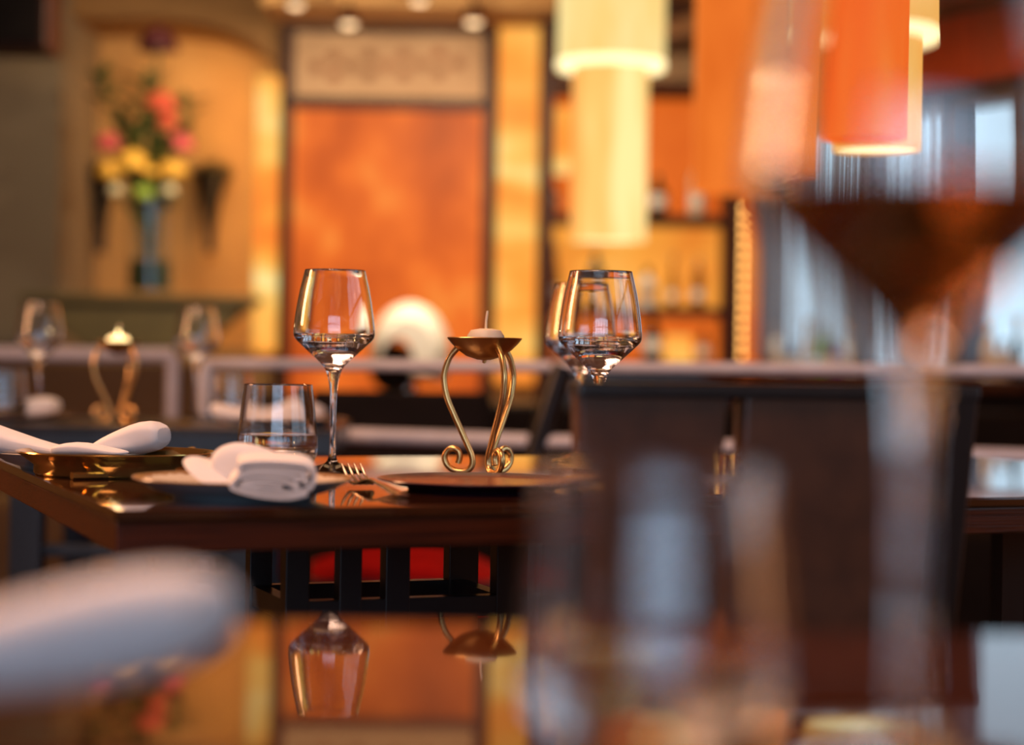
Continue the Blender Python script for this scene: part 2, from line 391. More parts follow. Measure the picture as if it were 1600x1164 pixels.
for px, py in ((495,105),(522,90),(522,118),(549,104),(577,88),(577,116),(604,103),(631,86),(631,115),(658,101),(686,84),(686,113),(714,99)): hexo(px, py)
b.build('ornament', M['hexorn'], pp)
MB().box((-hw+tt,-.06,Z(628,600)),(hw-tt,-.03,Z(175,600))).build('orange_panel', M['onyx_orange'], o)
#area('screen_edge_light', (X(462),WY-.0,1.25), (X(520),WY+.06,1.2), .03, 1.6, (1.0,.55,.18), .9)
#area('screen_top_light', (X(640),WY-.0,Z(180,600)-.01), (X(620),WY+.06,Z(260,600)), .35, 1.3, (1.0,.55,.18), .03)
# glowing column
o = MB().box((X(775),WY-.05,Z(600,800)),(X(838),WY+.0,Z(30,800))).build('light_column', M['onyx_yellow'], bevel=.01)
tag(o, 'tall glowing amber column panel between the orange screen and the bottle shelves', 'wall light')
# spotlights
def spotlight(px, py, Y, label):
    p = P(px, py, Y); o = empty('spotlight', (p.x,p.y,p.z), label, 'spotlight', 'small ceiling spotlights over the screen')
    MB().lathe([(.0,.05),(.02,.05),(.034,.022),(.040,.0),(.034,-.004),(.034,.006),(.0,.008)], 24).build('housing', M['darkwood'], o, smooth=True)
    MB().lathe([(.0,-.018),(.02,-.014),(.033,.002),(.0,.004)], 24).build('lens', M['spot'], o, smooth=True)
    MB().tube([(0,0,.04),(0,0,2.75-p.z)], .004).build('stem', M['darkwood'], o)
spotlight(545, 36, 6.9, 'left spotlight of the two in front of the dark screen cornice')
spotlight(740, 33, 6.9, 'right spotlight of the two in front of the dark screen cornice')
spotlight(462, 6, 6.9, 'spotlight cut by the top edge above the left corner of the screen')
spotlight(655, 0, 6.9, 'spotlight cut by the top edge above the middle of the screen')
# soffit along the top
struct(MB().box((nx1-.02,7.1,Z(8,650,7.1)),(X(870,0,7.1),7.72,Z(8,650,7.1)+.5)).build('trim_2', M['amberwall']))

# shelf unit
sx0, sx1 = X(840), X(1146); scx = (sx0+sx1)/2
o = empty('shelf_unit', (scx, WY, 0), 'dark wood backlit bar shelf unit holding bottles behind the cream pendant lamp', 'shelf unit')
b = MB(); h = (sx1-sx0)/2
for a, c in ((-h,-h+.055),(h-.06,h)): b.box((a,-.26,0),(c,0,fz1+.02))
b.build('upright', M['darkwood'], o)
MB().box((-h,-.26,fz1-.06),(h,0,fz1+.03)).build('cornice', M['darkwood'], o)
MB().box((-h+.055,-.25,Z(158,1000)),(h-.06,0,Z(140,1000))).build('rail', M['darkwood'], o)
pp = MB().box((-h+.055,-.05,Z(140,1000)),(h-.06,-.02,fz1-.06)).build('cream_panel', M['cream'], o)
shz = [Z(343,1000), Z(482,1000), Z(566,1000)]
for i, z in enumerate(shz):
    MB().box((-h+.055,-.25,z-.035),(h-.06,-.02,z)).build('shelf', M['darkwood'], o)
MB().box((-h+.055,-.05,shz[0]),(h-.06,-.03,Z(158,1000))).build('back_panel', M['onyx_deep'], o)
MB().box((-h+.055,-.05,shz[1]),(h-.06,-.03,shz[0]-.035)).build('back_panel', M['onyx_gold'], o)
MB().box((-h+.055,-.05,shz[2]),(h-.06,-.03,shz[1]-.035)).build('back_panel', M['onyx_deep'], o)
MB().box((-h+.055,-.24,0),(h-.06,-.02,shz[2]-.035)).build('cupboard_front', M['blackwood'], o)
# glowing boxes on shelves
def lightbox(x0, x1, y0, y1, label, mt):
    p0 = P(x0, y1, WY-.2); p1 = P(x1, y0, WY-.2)
    ob = MB().box((p0.x,WY-.20,p0.z),(p1.x,WY-.06,p1.z)).build('light_box', mt, bevel=.008)
    tag(ob, label, 'light box')
lightbox(851, 892, 166, 268, 'bright yellow glowing box high on the left of the bar shelves', M['onyx_yellow'])
lightbox(1041, 1082, 524, 566, 'small square glowing box on the lowest bar shelf', M['onyx_yellow'])

def bottle_protos():
    pr = []
    specs = [('tall', [(0,0),(.036,0),(.038,.01),(.038,.19),(.030,.215),(.014,.245),(.013,.30),(0,.30)]),
             ('squat', [(0,0),(.045,0),(.047,.01),(.047,.12),(.034,.15),(.015,.17),(.014,.21),(0,.21)]),
             ('slim', [(0,0),(.028,0),(.03,.01),(.029,.17),(.016,.23),(.011,.26),(.011,.34),(0,.34)])]
    return specs
BS = bottle_protos()
bm_cols = {'dark green': mat('green_bottle', (.015,.03,.010), .12), 'dark red': mat('red_bottle', (.12,.01,.008), .12), 'amber': mat('amber_bottle', (.35,.12,.015), .12),
   'clear': mat('pale_bottle', (.62,.50,.36), .08), 'black': mat('black_bottle', (.012,.01,.01), .12), 'blue': mat('blue_bottle', (.08,.14,.35), .1), 'purple': mat('purple_bottle', (.20,.05,.40), .1),
   'bright green': mat('lime_bottle', (.20,.55,.05), .1), 'white': mat('white_bottle', (.75,.74,.72), .2)}
def bottle(px, base_z, Y, kind, col, label, s=1.0, group='bottles on the bar shelves'):
    x = P(px, 500, Y).x; o = empty('bottle', (x, Y, base_z), label, 'bottle', group)
    prof = [(r*s, z*s) for r, z in BS[kind][1]]
    MB().lathe(prof, 20).build('body', bm_cols[col], o, smooth=True)
    zt = prof[-1][1]
    MB().lathe([(0,zt-.03*s),(.017*s,zt-.03*s),(.017*s,zt+.006),(0,zt+.006)], 16).build('cap', M['gold'] if kind != 1 else M['blackmetal'], o, smooth=True)
    r0 = prof[3][0]+.0008
    MB().lathe([(r0,.05*s),(r0,.11*s)], 20).build('bottle_label', bm_cols['white'] if col != 'white' else M['gold'], o, smooth=True)
YB = WY-.15
bottle(857, shz[0], YB, 1, 'dark red', 'squat dark red bottle at the left end of the top bar shelf', .7)
bottle(1025, shz[0], YB, 1, 'dark green', 'squat dark green bottle on the top bar shelf just right of the pendant lamp', .75)
bottle(1086, shz[0], YB, 0, 'clear', 'tall pale bottle at the right end of the top bar shelf', .8)
bottle(865, shz[1], YB, 2, 'amber', 'slim amber bottle at the left end of the middle bar shelf', .7)
bottle(930, shz[1], YB, 0, 'dark green', 'dark bottle on the middle bar shelf above the front wine glass', .75)
bottle(1011, shz[1], YB, 1, 'white', 'round bottle in the middle of the bar shelf, coloured white for its bright highlight', .72)  # white body colour stands in for a bright highlight on the bottle
bottle(1050, shz[1], YB, 2, 'amber', 'slim amber bottle right of the round white one on the middle shelf', .6)
bottle(1090, shz[1], YB, 0, 'amber', 'amber bottle at the right end of the middle bar shelf', .65)
bottle(1020, shz[2], YB, 1, 'black', 'squat black bottle on the lowest bar shelf left of the small glowing box', .85)
bottle(1100, shz[2], YB, 1, 'amber', 'squat amber bottle on the lowest bar shelf right of the small glowing box', .6)
bottle(880, shz[2], YB, 1, 'amber', 'squat amber bottle on the lowest bar shelf at its left end', .6)

# orange lit wall pillar right of shelves and light string
o = MB().box((X(1147),WY-.05,Z(600,1160)),(X(1184),WY+.0,Z(20,1160))).build('light_column', M['onyx_deep'], bevel=.01)
tag(o, 'narrow deep orange glowing column right of the bottle shelves beside the window', 'wall light')
p0 = P(1162, 180, WY-.10); 
o = empty('light_string', (p0.x, WY-.10, 0), 'hanging string of small warm round bulbs between bottle shelves and window', 'string light')
b = MB().tube([(0,0,.80),(0,0,2.1)], .004, 6).build('cord', M['blackmetal'], o)
bb = MB().ball((0,0,0), 0.011, seg=12, rings=8).build('bulb', M['led'], o); 
zb = [Z(y, 1160) for y in range(330, 560, 16)]
bb.location = (0, -.02, zb[0])
for z in zb[1:]:
    c = bb.copy(); COL.objects.link(c); c.parent = o; c.location = (0, -.02, z)

# ------------------------------------------------------------------ angled window bay at right
A = Vector((X(1184), WY, 0)); B = Vector((1.85, 6.1, 0)); dv = (B-A); Lw = dv.length; ang = math.atan2(dv.y, dv.x)
# local frame: x along the wall, y outwards
zs, zt = .86, 1.80
def bay(o): o.location = A; o.rotation_euler.z = ang; return o
b = MB(); b.box((0,0,0),(Lw,.12,zs)); b.box((0,0,zt),(Lw,.12,2.75)); struct(bay(b.build('wall_bay', M['soot'])))
b = MB()
def ualong(px, py=350):
    p = P(px, py, 1.0); r = p.x
    # intersection of ray X = r*Y with the bay line
    t = (r*A.y-A.x)/(dv.x-r*dv.y); return t*Lw
for px, wd in ((1194,.05),(1338,.05),(1495,.085),(1640,.05)):
    u = ualong(px); b.box((u-wd/2,-.02,zs),(u+wd/2,.10,zt))
b.box((0,-.02,zs-.02),(Lw,.10,zs+.03)); b.box((0,-.02,zt-.03),(Lw,.10,zt+.02))
wn = struct(bay(b.build('window_3', M['mullion'])))
MB().box((0,.05,zs),(Lw,.056,zt)).build('pane', M['pane'], wn)
# valance and soffit
bt = bay(MB().box((0,-.10,zt+.03),(Lw,-.01,zt+.27)).build('valance', M['valance'], bevel=.01)); tag(bt, 'rust red fabric valance across the top of the bay window', 'valance')
struct(bay(MB().box((-.15,-.55,zt+.29),(Lw+.1,0,zt+.36)).build('trim_3', M['ceiling'])))
# string curtain
b = MB(); random.seed(3)
u = .04
uend = ualong(1500)
while u < uend:
    wdt = random.choice((.003,.004,.006,.010)); 
    b.box((u,-.065+random.uniform(-.015,.015),zs+.04),(u+wdt,-.062+.0,zt+.0)); u += wdt+random.choice((.006,.008,.014,.022))
o = bay(b.build('string_curtain', M['sheer'])); tag(o, 'sheer vertical thread curtain hanging inside the bay window', 'curtain', kind='stuff')
# window sill counter with bottles
sl = bay(MB().box((-.02,-.32,zs-.06),(Lw,-.005,zs-.02)).build('window_counter', M['darkwood'], bevel=.004)); tag(sl, 'dark wood counter below the bay window with small bottles', 'counter')
cnt = 0
names = [(1215,'white','white'),(1240,'blue','small blue'),(1262,'clear','small clear'),(1288,'bright green','small lime green'),(1307,'purple','small purple'),(1330,'white','small white'),
         (1545,'white','white'),(1568,'clear','pale'),(1590,'dark green','dark green')]
for k, (px, col, d) in enumerate(names):
    u = ualong(px); wp = A + dv*(u/Lw); nrm = Vector((dv.y, -dv.x, 0)).normalized()
    wp = wp + nrm*.17
    where = ['farthest left','second from left','third from left','fourth from left','fifth from left','sixth from left','right of the large glass','next to the right end','at the far right end'][k]
    bottle(px, zs-.02, wp.y, [0,1,2][k%3], col, '%s bottle on the counter under the bay window, %s' % (d, where), .62 if k%3==0 else .6, 'bottles under the bay window')

# ------------------------------------------------------------------ niche contents: console, vase, flowers, sconces
YC = 7.25
cz = Z(463, 230, YC)
o = empty('console_table', (P(230,463,YC).x, YC, 0), 'olive brown boat-shaped console shelf carrying the flower vase', 'console')
xl, xr = P(48,463,YC).x-P(230,463,YC).x, P(412,470,YC).x-P(230,463,YC).x
xl2, xr2 = xl+.24, xr-.24
b = MB(); z0 = cz-.20
b.prism([(xl,-.18,cz-.03),(xr,-.18,cz-.03),(xr,.0,cz-.03),(xl,0,cz-.03)], (0,0,.03))
b.build('top', M['olive'], o, bevel=.006)
b = MB()
b.prism([(xl+.03,-.16,cz-.03),(xl2,-.16,z0),(xr2,-.16,z0),(xr-.03,-.16,cz-.03)], (0,.16,0)); b.build('hull', M['olive'], o, bevel=.008)
MB().prism([(xl2+.15,-.12,0),(xr2-.15,-.12,0),(xr2-.15,.0,0),(xl2+.15,.0,0)], (0,0,z0)).build('pedestal', M['ochrewall'], o)
YV = 7.16
vx = P(234,463,YV).x
o = empty('vase', (vx, YV, cz), 'tall clear cylindrical glass vase with greenish water on the console', 'vase')
hv = .355
MB().lathe([(0,0),(.082,0),(.085,.005),(.085,hv),(.081,hv),(.080,.02),(0,.02)], 40).build('glass', M['vaseglass'], o, smooth=True)
MB().lathe([(0,.022),(.078,.022),(.078,.13),(0,.13)], 32).build('water', mat('green_water', (.03,.05,.02), .1), o, smooth=True)
# flowers: stem + bloom
green = textured('leaf_green', [(.3,(.035,.055,.012)),(.7,(.06,.09,.02))], 20, rough=.5)
petal = {'yellow': textured('yellow_petal', [(.3,(.85,.38,.03)),(.7,(.95,.60,.09))], 30, rough=.6), 'pink': textured('pink_petal', [(.3,(.60,.06,.07)),(.7,(.75,.12,.12))], 30, rough=.6),
  'orange': textured('coral_petal', [(.3,(.60,.07,.03)),(.7,(.72,.12,.05))], 30, rough=.6), 'burgundy': textured('burgundy_petal', [(.3,(.05,.004,.006)),(.7,(.09,.008,.010))], 30, rough=.6),
  'lime': textured('lime_bloom', [(.3,(.28,.40,.04)),(.7,(.42,.55,.08))], 30, rough=.6), 'white': textured('ivory_petal', [(.3,(.80,.66,.38)),(.7,(.9,.78,.5))], 30, rough=.6)}
def flower(px, py, r, kind, label, dy=0.0):
    top = P(px, py, YV+dy); base = Vector((vx+(top.x-vx)*.12, YV+dy*.2, cz+.14))
    o = empty('flower', base, label, 'flower', 'cut flowers in the tall vase')
    d = top-base
    MB().tube(smooth_pts([(0,0,0),(d.x*.3,d.y*.3,d.z*.55),tuple(d)], 6), .005, 6).build('stem', green, o)
    rnd = random.Random(int(px*7+py)); b = MB()
    for ring, (n, rr, tilt) in enumerate(((5,.35,.95),(7,.7,.5),(9,1.0,.1))):
        for k in range(n):
            a = 2*PI*k/n+ring*.4+rnd.uniform(-.1,.1); pr = r*.42
            c = Vector((math.cos(a)*math.cos(tilt), math.sin(a)*math.cos(tilt), math.sin(tilt)))*r*.62
            mb = MB().ball((0,0,0), pr, (1.0,.75,.22), 10, 6)
            rot = Vector(c).to_track_quat('Z','Y').to_matrix().to_4x4() @ Matrix.Rotation(rnd.uniform(-.6,.6), 4, 'X')
            mb.xf(Matrix.Translation(d+c) @ rot); b.add(mb.v, mb.f)
    b.build('bloom', petal[kind], o, smooth=True)
def spray(px, py, n, ln, label):
    top = P(px, py, YV); base = Vector((vx+(top.x-vx)*.12, YV, cz+.14)); o = empty('leaf_spray', base, label, 'foliage', 'leafy sprays in the tall vase')
    d = top-base; path = smooth_pts([(0,0,0),(d.x*.2,.0,d.z*.5),tuple(d)], 8); b = MB().tube(path, .004, 6); b.build('stem', green, o)
    rnd = random.Random(px); b = MB()
    for k in range(n):
        t = .35+.65*k/n; p = path[min(len(path)-1, int(t*(len(path)-1)))]
        a = rnd.uniform(0, 2*PI); dr = Vector((math.cos(a), math.sin(a)*.6, rnd.uniform(.1,.9))).normalized()
        q = dr.to_track_quat('X','Z').to_matrix().to_4x4()
        mb = MB().ball((ln/2,0,0), ln/2, (1,.36,.08), 8, 6); mb.xf(Matrix.Translation(p) @ q); b.add(mb.v, mb.f)
    b.build('leaves', green, o, smooth=True)
for a in ((247,72,.095,'burgundy','dark burgundy bloom at the very top of the bouquet'),
          (252,168,.078,'orange','coral red bloom below the burgundy one in the bouquet'),
          (170,228,.060,'pink','pink bloom at the left side of the bouquet'),
          (280,228,.070,'pink','pink bloom at the right side of the bouquet'),
          (262,195,.055,'orange','dull red bloom above the right pink one in the bouquet'),
          (172,272,.065,'yellow','yellow bloom at the far left of the bouquet'),
          (206,262,.085,'yellow','large yellow bloom in the middle of the bouquet'),
          (268,270,.072,'yellow','yellow bloom at the right of the bouquet above the vase'),
          (236,276,.050,'yellow','yellow bloom just right of the large one'),
          (222,305,.055,'lime','lime green bloom at the vase mouth'),
          (182,300,.040,'white','ivory bloom at the lower left of the bouquet'),
          (264,300,.038,'white','ivory bloom at the lower right of the bouquet')):
    flower(*a, dy=-.03 if a[1] > 240 else 0)
spray(150,112,36,0.091,'leafy spray reaching out to the upper left of the bouquet')
spray(300,150,30,0.091,'leafy spray at the upper right of the bouquet')
spray(225,120,36,0.104,'leafy spray behind the burgundy bloom')
spray(205,190,42,0.117,'leafy spray filling the left centre of the bouquet')
spray(262,215,42,0.117,'leafy spray filling the right centre of the bouquet')
def sconce(px, label):
    p = P(px, 270, WY+.40); q = P(px, 395, WY+.40); o = empty('wall_planter', (p.x, WY+.40, q.z), label, 'wall planter', 'trumpet planters on the niche wall')
    h = p.z-q.z
    MB().lathe([(0,0),(.020,0),(.022,h*.25),(.035,h*.55),(.062,h*.85),(.095,h),(.088,h),(.05,h*.8),(0,h*.75)], 24).build('trumpet', M['blackwood'], o, smooth=True)
    rnd = random.Random(px); b = MB()
    for k in range(26):
        a = rnd.uniform(0,2*PI); dr = Vector((math.cos(a), math.sin(a)*.6, rnd.uniform(.0,.6))).normalized(); mb = MB().ball((.05,0,0), .055, (1,.35,.08), 8, 6)
        mb.xf(Matrix.Translation((0,0,h*.95)) @ dr.to_track_quat('X','Z').to_matrix().to_4x4()); b.add(mb.v, mb.f)
    b.build('foliage', M['olive'], o, smooth=True)
sconce(330, 'dark trumpet-shaped wall planter right of the bouquet')
sconce(160, 'dark trumpet-shaped wall planter half hidden left of the bouquet')

# ------------------------------------------------------------------ pendants
def pendant(px, Y, ro, ri, z_ring, z_bot, m_out, m_in, label):
    x = P(px, 200, Y).x; o = empty('pendant_lamp', (x, Y, z_bot), label, 'pendant lamp')
    zr = z_ring-z_bot; H = 2.35-z_bot
    MB().lathe([(ro,zr),(ro,H),(ro-.004,H),(ro-.004,zr)], 48, close=True).build('outer_shade', m_out, o, smooth=True)
    MB().lathe([(ri,0),(ri,H-.02),(ri-.004,H-.02),(ri-.004,0)], 48, close=True).build('inner_shade', m_in, o, smooth=True)
    MB().lathe([(ri+.002,zr+.001),(ro-.001,zr+.001),(ro+.002,zr-.002),(ro+.002,zr+.022),(ri+.002,zr+.022)], 48, close=True).build('shade_rim', M['shade_rim'], o, smooth=True)
    MB().lathe([(0,.008),(ri-.005,.008),(ri-.005,.014),(0,.014)], 48).build('diffuser', M['shade_rim'], o)
    MB().lathe([(0,H),(ro,H),(ro,H+.006),(0,H+.006)], 48).build('top_cap', M['pewter'], o)
    MB().tube([(0,0,H),(0,0,2.75-z_bot)], .006, 8).build('cord', M['blackmetal'], o)
    return o
Y1 = 6.0
pendant(953, Y1, .168, .118, P(953,108,Y1).z, P(953,378,Y1).z, M['shade'], M['shade_low'], 'cream glowing two-tier cylindrical pendant lamp in front of the bottle shelves')
Y2 = 4.6
pendant(1355, Y2, .176, .130, P(1355,64,Y2).z, P(1355,246,Y2).z, M['shade_amber'], M['shade_amber'], 'amber glowing two-tier pendant lamp at the right behind the red-orange one')
def drum(px, Y, r, zb_, m_, label):
    x = P(px, 200, Y).x; o = empty('pendant_lamp', (x, Y, zb_), label, 'pendant lamp'); H = 2.3-zb_
    MB().lathe([(r,0),(r,H),(r-.004,H),(r-.004,0)], 48, close=True).build('shade', m_, o, smooth=True)
    MB().lathe([(0,.01),(r-.005,.01),(r-.005,.016),(0,.016)], 48).build('diffuser', m_, o)
    MB().lathe([(0,H),(r,H),(r,H+.006),(0,H+.006)], 48).build('top_cap', M['pewter'], o)
    MB().tube([(0,0,H),(0,0,2.75-zb_)], .006, 8).build('cord', M['blackmetal'], o)
drum(1330, 3.95, .110, P(1330,222,3.95).z, M['redshade'], 'red-orange glowing drum pendant lamp seen through the large foreground wine glass')
drum(1160, 5.3, .135, P(1160,300,5.3).z, M['orange_refracted'], 'deep orange glowing drum added between the cream and red pendant lamps for refracted lamp light')  # added glowing drum, stands in for orange light refracted by the foreground glass

# ------------------------------------------------------------------ rails, banquette, stool
def ry(px): # railing line: left far, right near
    return 4.05 - (px-330)/1270.0*.30
o = empty('metal_railing', (P(860,570,ry(860)).x, ry(860), 0), 'long grey metal railing with two bars running behind the set tables', 'railing')
def loc(p, o=o): return tuple(Vector(p)-o.location)
pa = P(322,568,ry(322)); pb = P(1660,580,ry(1660))
MB().tube([loc(pa),loc(pb)], .012, 12).build('top_rail', M['rail'], o, smooth=True)
pc = P(540,680,ry(540)); pd_ = P(840,690,ry(840)); pe = P(1660,716,ry(1660))
MB().tube([loc(pc),loc(pd_),loc(pe)], .016, 12).build('lower_rail', M['rail'], o, smooth=True)
MB().tube([loc(pa),loc((pa.x,pa.y,0))], .0165, 12).build('post', M['rail'], o, smooth=True)
pf = P(880,570,ry(880))
MB().tube([loc(pf),loc(P(838,700,ry(838))),loc((P(838,700,ry(838)).x-.02,ry(838),0))], .026, 12).build('post', M['blackwood'], o, smooth=True)
MB().tube([loc(pb),loc((pb.x,pb.y,0))], .0165, 12).build('post', M['rail'], o, smooth=True)
yl = 4.75
pa = P(-120,551,yl); pb = P(270,555,yl)
o = empty('metal_railing', (pb.x, yl, 0), 'short grey metal railing with single bar at the left behind the lit candle', 'railing')
MB().tube([loc(pa,o),loc(pb,o)], .019, 12).build('top_rail', M['rail'], o, smooth=True)
MB().tube([loc(pb,o),(0,0,0)], .017, 12).build('post', M['rail'], o, smooth=True)
MB().tube([loc(pa,o),loc((pa.x,yl,0),o)], .017, 12).build('post', M['rail'], o, smooth=True)
# banquettes
bx0, bx1 = P(-60,600,6.0).x, P(322,600,6.0).x
o = empty('banquette', ((bx0+bx1)/2, 6.0, 0), 'olive brown upholstered bench back along the left wall under the console', 'bench')
hw2 = (bx1-bx0)/2
MB().box((-hw2,0,.05),(hw2,.12,P(150,563,6.0).z)).build('backrest', M['lowwall'], o, bevel=.02)
MB().box((-hw2,-.5,.05),(hw2,0,.45)).build('seat', M['lowwall'], o, bevel=.03)
bx0, bx1 = P(330,640,5.8).x, P(1650,640,5.8).x
o = empty('banquette', ((bx0+bx1)/2, 5.8, 0), 'long black upholstered bench back behind the grey railing', 'bench')
hw2 = (bx1-bx0)/2
MB().box((-hw2,0,.05),(hw2,.10,P(600,628,5.8).z)).build('backrest', M['black'], o, bevel=.02)
MB().box((-hw2,-.45,.05),(hw2,0,.42)).build('seat', M['black'], o, bevel=.03)
# white shell stool
YS = 6.9
p = P(640,560,YS); zt_ = P(650,472,YS).z
o = empty('bar_stool', (p.x, YS, 0), 'white rounded shell bar stool with dark seat in front of the orange screen', 'stool')
zc = zt_-.19
b = MB(); seg = 30; outer = []; inner = []
for k in range(seg+1):
    a = math.radians(-30+210*k/seg)
    outer.append((.145*math.cos(a)*1.0, .19*math.sin(a))); inner.append((-.055+.085*math.cos(a), -.03+.12*math.sin(a)))
ring = outer+inner[::-1]
for j in range(7):
    v_ = j/6*2-1; sc_ = math.sqrt(max(.05, 1-.55*v_*v_))
    b.v += [Vector((x*sc_, v_*.15, zc+z*sc_)) for x, z in ring]
nn = len(ring)
for j in range(6):
    for k in range(nn): k2 = (k+1)%nn; b.f.append((j*nn+k, j*nn+k2, (j+1)*nn+k2, (j+1)*nn+k))
for j in (0, 6):
    for i in range(seg): b.f.append((j*nn+i, j*nn+i+1, j*nn+nn-2-i, j*nn+nn-1-i))
b.build('shell', M['white'], o, smooth=True, angle=.9)
MB().ball((-.055,0,zc-.05), .10, (.9,1,.9)).build('seat', M['black'], o, smooth=True)
MB().lathe([(0,0),(.2,0),(.2,.015),(.03,.03),(.025,.05),(.025,zc-.1),(.0,zc-.1)], 28).build('pedestal', M['steel'], o, smooth=True)
area('stool_spot', (p.x+.15, 6.4, 2.0), (p.x+.05, YS, zc+.1), .2, 26, (1.0,.80,.55))

# ------------------------------------------------------------------ middle dining table
TZ = .75
corner = Vector((-.321, 1.563, TZ)); TA = math.radians(22.0); U = Vector((math.cos(TA), math.sin(TA), 0)); V = Vector((-math.sin(TA), math.cos(TA), 0))
TL, TD = 1.35, .80
ctr = corner + U*TL/2 + V*TD/2; ctr.z = 0
def table(name, centre, L, D, rz, top_z, thick, mt, me, label):
    o = empty(name, centre, label, 'table', rz=rz)
    MB().box((-L/2,-D/2,top_z-.010),(L/2,D/2,top_z)).build('tabletop', mt, o, bevel=.002)
    MB().box((-L/2+.002,-D/2+.002,top_z-thick),(L/2-.002,D/2-.002,top_z-.010)).build('edge_band', me, o, bevel=.0015)
    return o
mt_ = table('dining_table', ctr, TL, TD, TA, TZ, .036, M['table'], M['edge'], 'dark lacquered wooden dining table in focus, set with plates and wine glasses')
# lattice pedestal
def TU(u, v): return (u-TL/2, v-TD/2)
posts = [(.211,.235),(.2657,.2888),(.3134,.339),(.432,.466)]
zr0, zr1 = .617, .638
b = MB()
for v0 in (.244, .384):
    for u0, u1 in (posts if v0 < .3 else (posts[0], posts[3])):
        x0, y0 = TU(u0, v0); x1, y1 = TU(u1, v0+.02)
        MB().box((x0,y0,0.02),(x1,y1,.714)).build('leg', M['blackwood'], mt_, bevel=.001)
    x0, y0 = TU(posts[0][0]+.002, v0+.001); x1, y1 = TU(posts[3][1]-.002, v0+.019)
    MB().box((x0,y0,zr0),(x1,y1,zr1)).build('stretcher', M['blackwood'], mt_, bevel=.001)
for u0 in (posts[0][0]+.003, posts[3][0]+.003):
    x0, y0 = TU(u0, .26); x1, y1 = TU(u0+.016, .386)
    MB().box((x0,y0,zr0),(x1,y1,zr1)).build('stretcher', M['blackwood'], mt_)
x0, y0 = TU(posts[0][0]-.05, .2); x1, y1 = TU(posts[3][1]+.05, .43)
MB().box((x0,y0,0),(x1,y1,.03)).build('foot_plate', M['blackwood'], mt_, bevel=.003)
# second pedestal on the right part
b = MB()
for u0 in (.95, 1.05, 1.15):
    for v0 in (.244, .384):
        x0, y0 = TU(u0, v0); MB().box((x0,y0,.02),(x0+.03,y0+.02,.714)).build('leg', M['blackwood'], mt_)
x0, y0 = TU(.90, .2); x1, y1 = TU(1.23, .43); MB().box((x0,y0,0),(x1,y1,.03)).build('foot_plate', M['blackwood'], mt_, bevel=.003)

def on_table(px, py, cf=381.0):
    """point of the table top (z=TZ) seen at a photograph pixel"""
    y = py-(px-800)*ROLL; D = cf/(y-HOR); p = P(px, py, D); p.z = TZ; return p

# ------------------------------------------------------------------ glassware
WG_OUT = [(0,0),(.034,0),(.0355,.0008),(.0352,.0018),(.022,.0045),(.009,.0085),(.0050,.014),(.0036,.024),(.0033,.050),(.0036,.075),(.0046,.092),(.0062,.103),(.0088,.112),
          (.0125,.118),(.020,.1255),(.032,.1365),(.0415,.1455),(.0445,.1492),(.0456,.1535),(.0452,.162),(.0440,.173),(.0420,.187),(.0395,.201),(.0365,.214),(.0341,.2240),(.0339,.2248)]
WG_IN = [(.0336,.2252),(.0332,.2252),(.0329,.2248),(.0330,.2240),(.0354,.214),(.0384,.201),(.0409,.187),(.0429,.173),(.0441,.162),(.0445,.1535),(.0434,.1498),(.0402,.1468),(.031,.1384),(.0195,.1282),(.011,.1218),(.005,.1190),(0,.1183)]
def dens(prof, a, b_, n=3):
    head = prof[:a]; mid = [Vector((r, z, 0)) for r, z in prof[a:b_]]; tail = prof[b_:]
    sm_ = smooth_pts(mid, n); return head+[(max(0,q.x), q.y) for q in sm_]+tail
def wine_glass(loc_, label, s=1.0, stem=0.0, liquid=True, group=None, liqm=None):
    o = empty('wine_glass', loc_, label, 'wine glass', group)
    def f(p): return [(r*s, (z+(stem*max(0,min(1,(z-.024)/.07))))*s) for r, z in p]
    prof = dens(WG_OUT, 4, 16)
    MB().lathe(f(prof+WG_IN), 96).build('glass_body', M['glass'], o, smooth=True, angle=.9)
    if liquid:
        e = .0003
        LM = liqm or M['water']
        W = [(0,.1183-e),(.005,.1190-e),(.011,.1218-e),(.0195+e,.1282-e),(.031+e,.1384-e),(.0402+e,.1468-e),(.0434+e,.1498-e),(.0444+e,.1528),(.0441,.1536),(.0,.1532)]
        MB().lathe(f(W), 96).build('liquid', LM, o, smooth=True, angle=.5)
    return o
LIQ = True
ga = on_table(519, 735.5); g1 = wine_glass(ga, 'wine glass on the near left of the sharp table beside the tumbler', 1.0, liquid=LIQ, group='wine glasses on the dining table')
gb = on_table(934, 748); gb.z = TZ
g2 = dup(g1, gb, 'front wine glass of the overlapping pair at the right of the candle holder')
gc = P(906, 712, 2.42); gc.z = TZ
g3 = dup(g1, gc, 'rear wine glass of the overlapping pair, partly hidden behind the front one')
# table in the distance glasses
def tp(px, Y, z=TZ): p = P(px, 660, Y); p.z = z; return p
g4 = dup(g1, tp(60, 3.72), 'blurred wine glass at the far left on the distant table', group='wine glasses on the distant table')
g5 = dup(g1, tp(306, 3.86), 'blurred wine glass right of the lit candle on the distant table', group='wine glasses on the distant table')
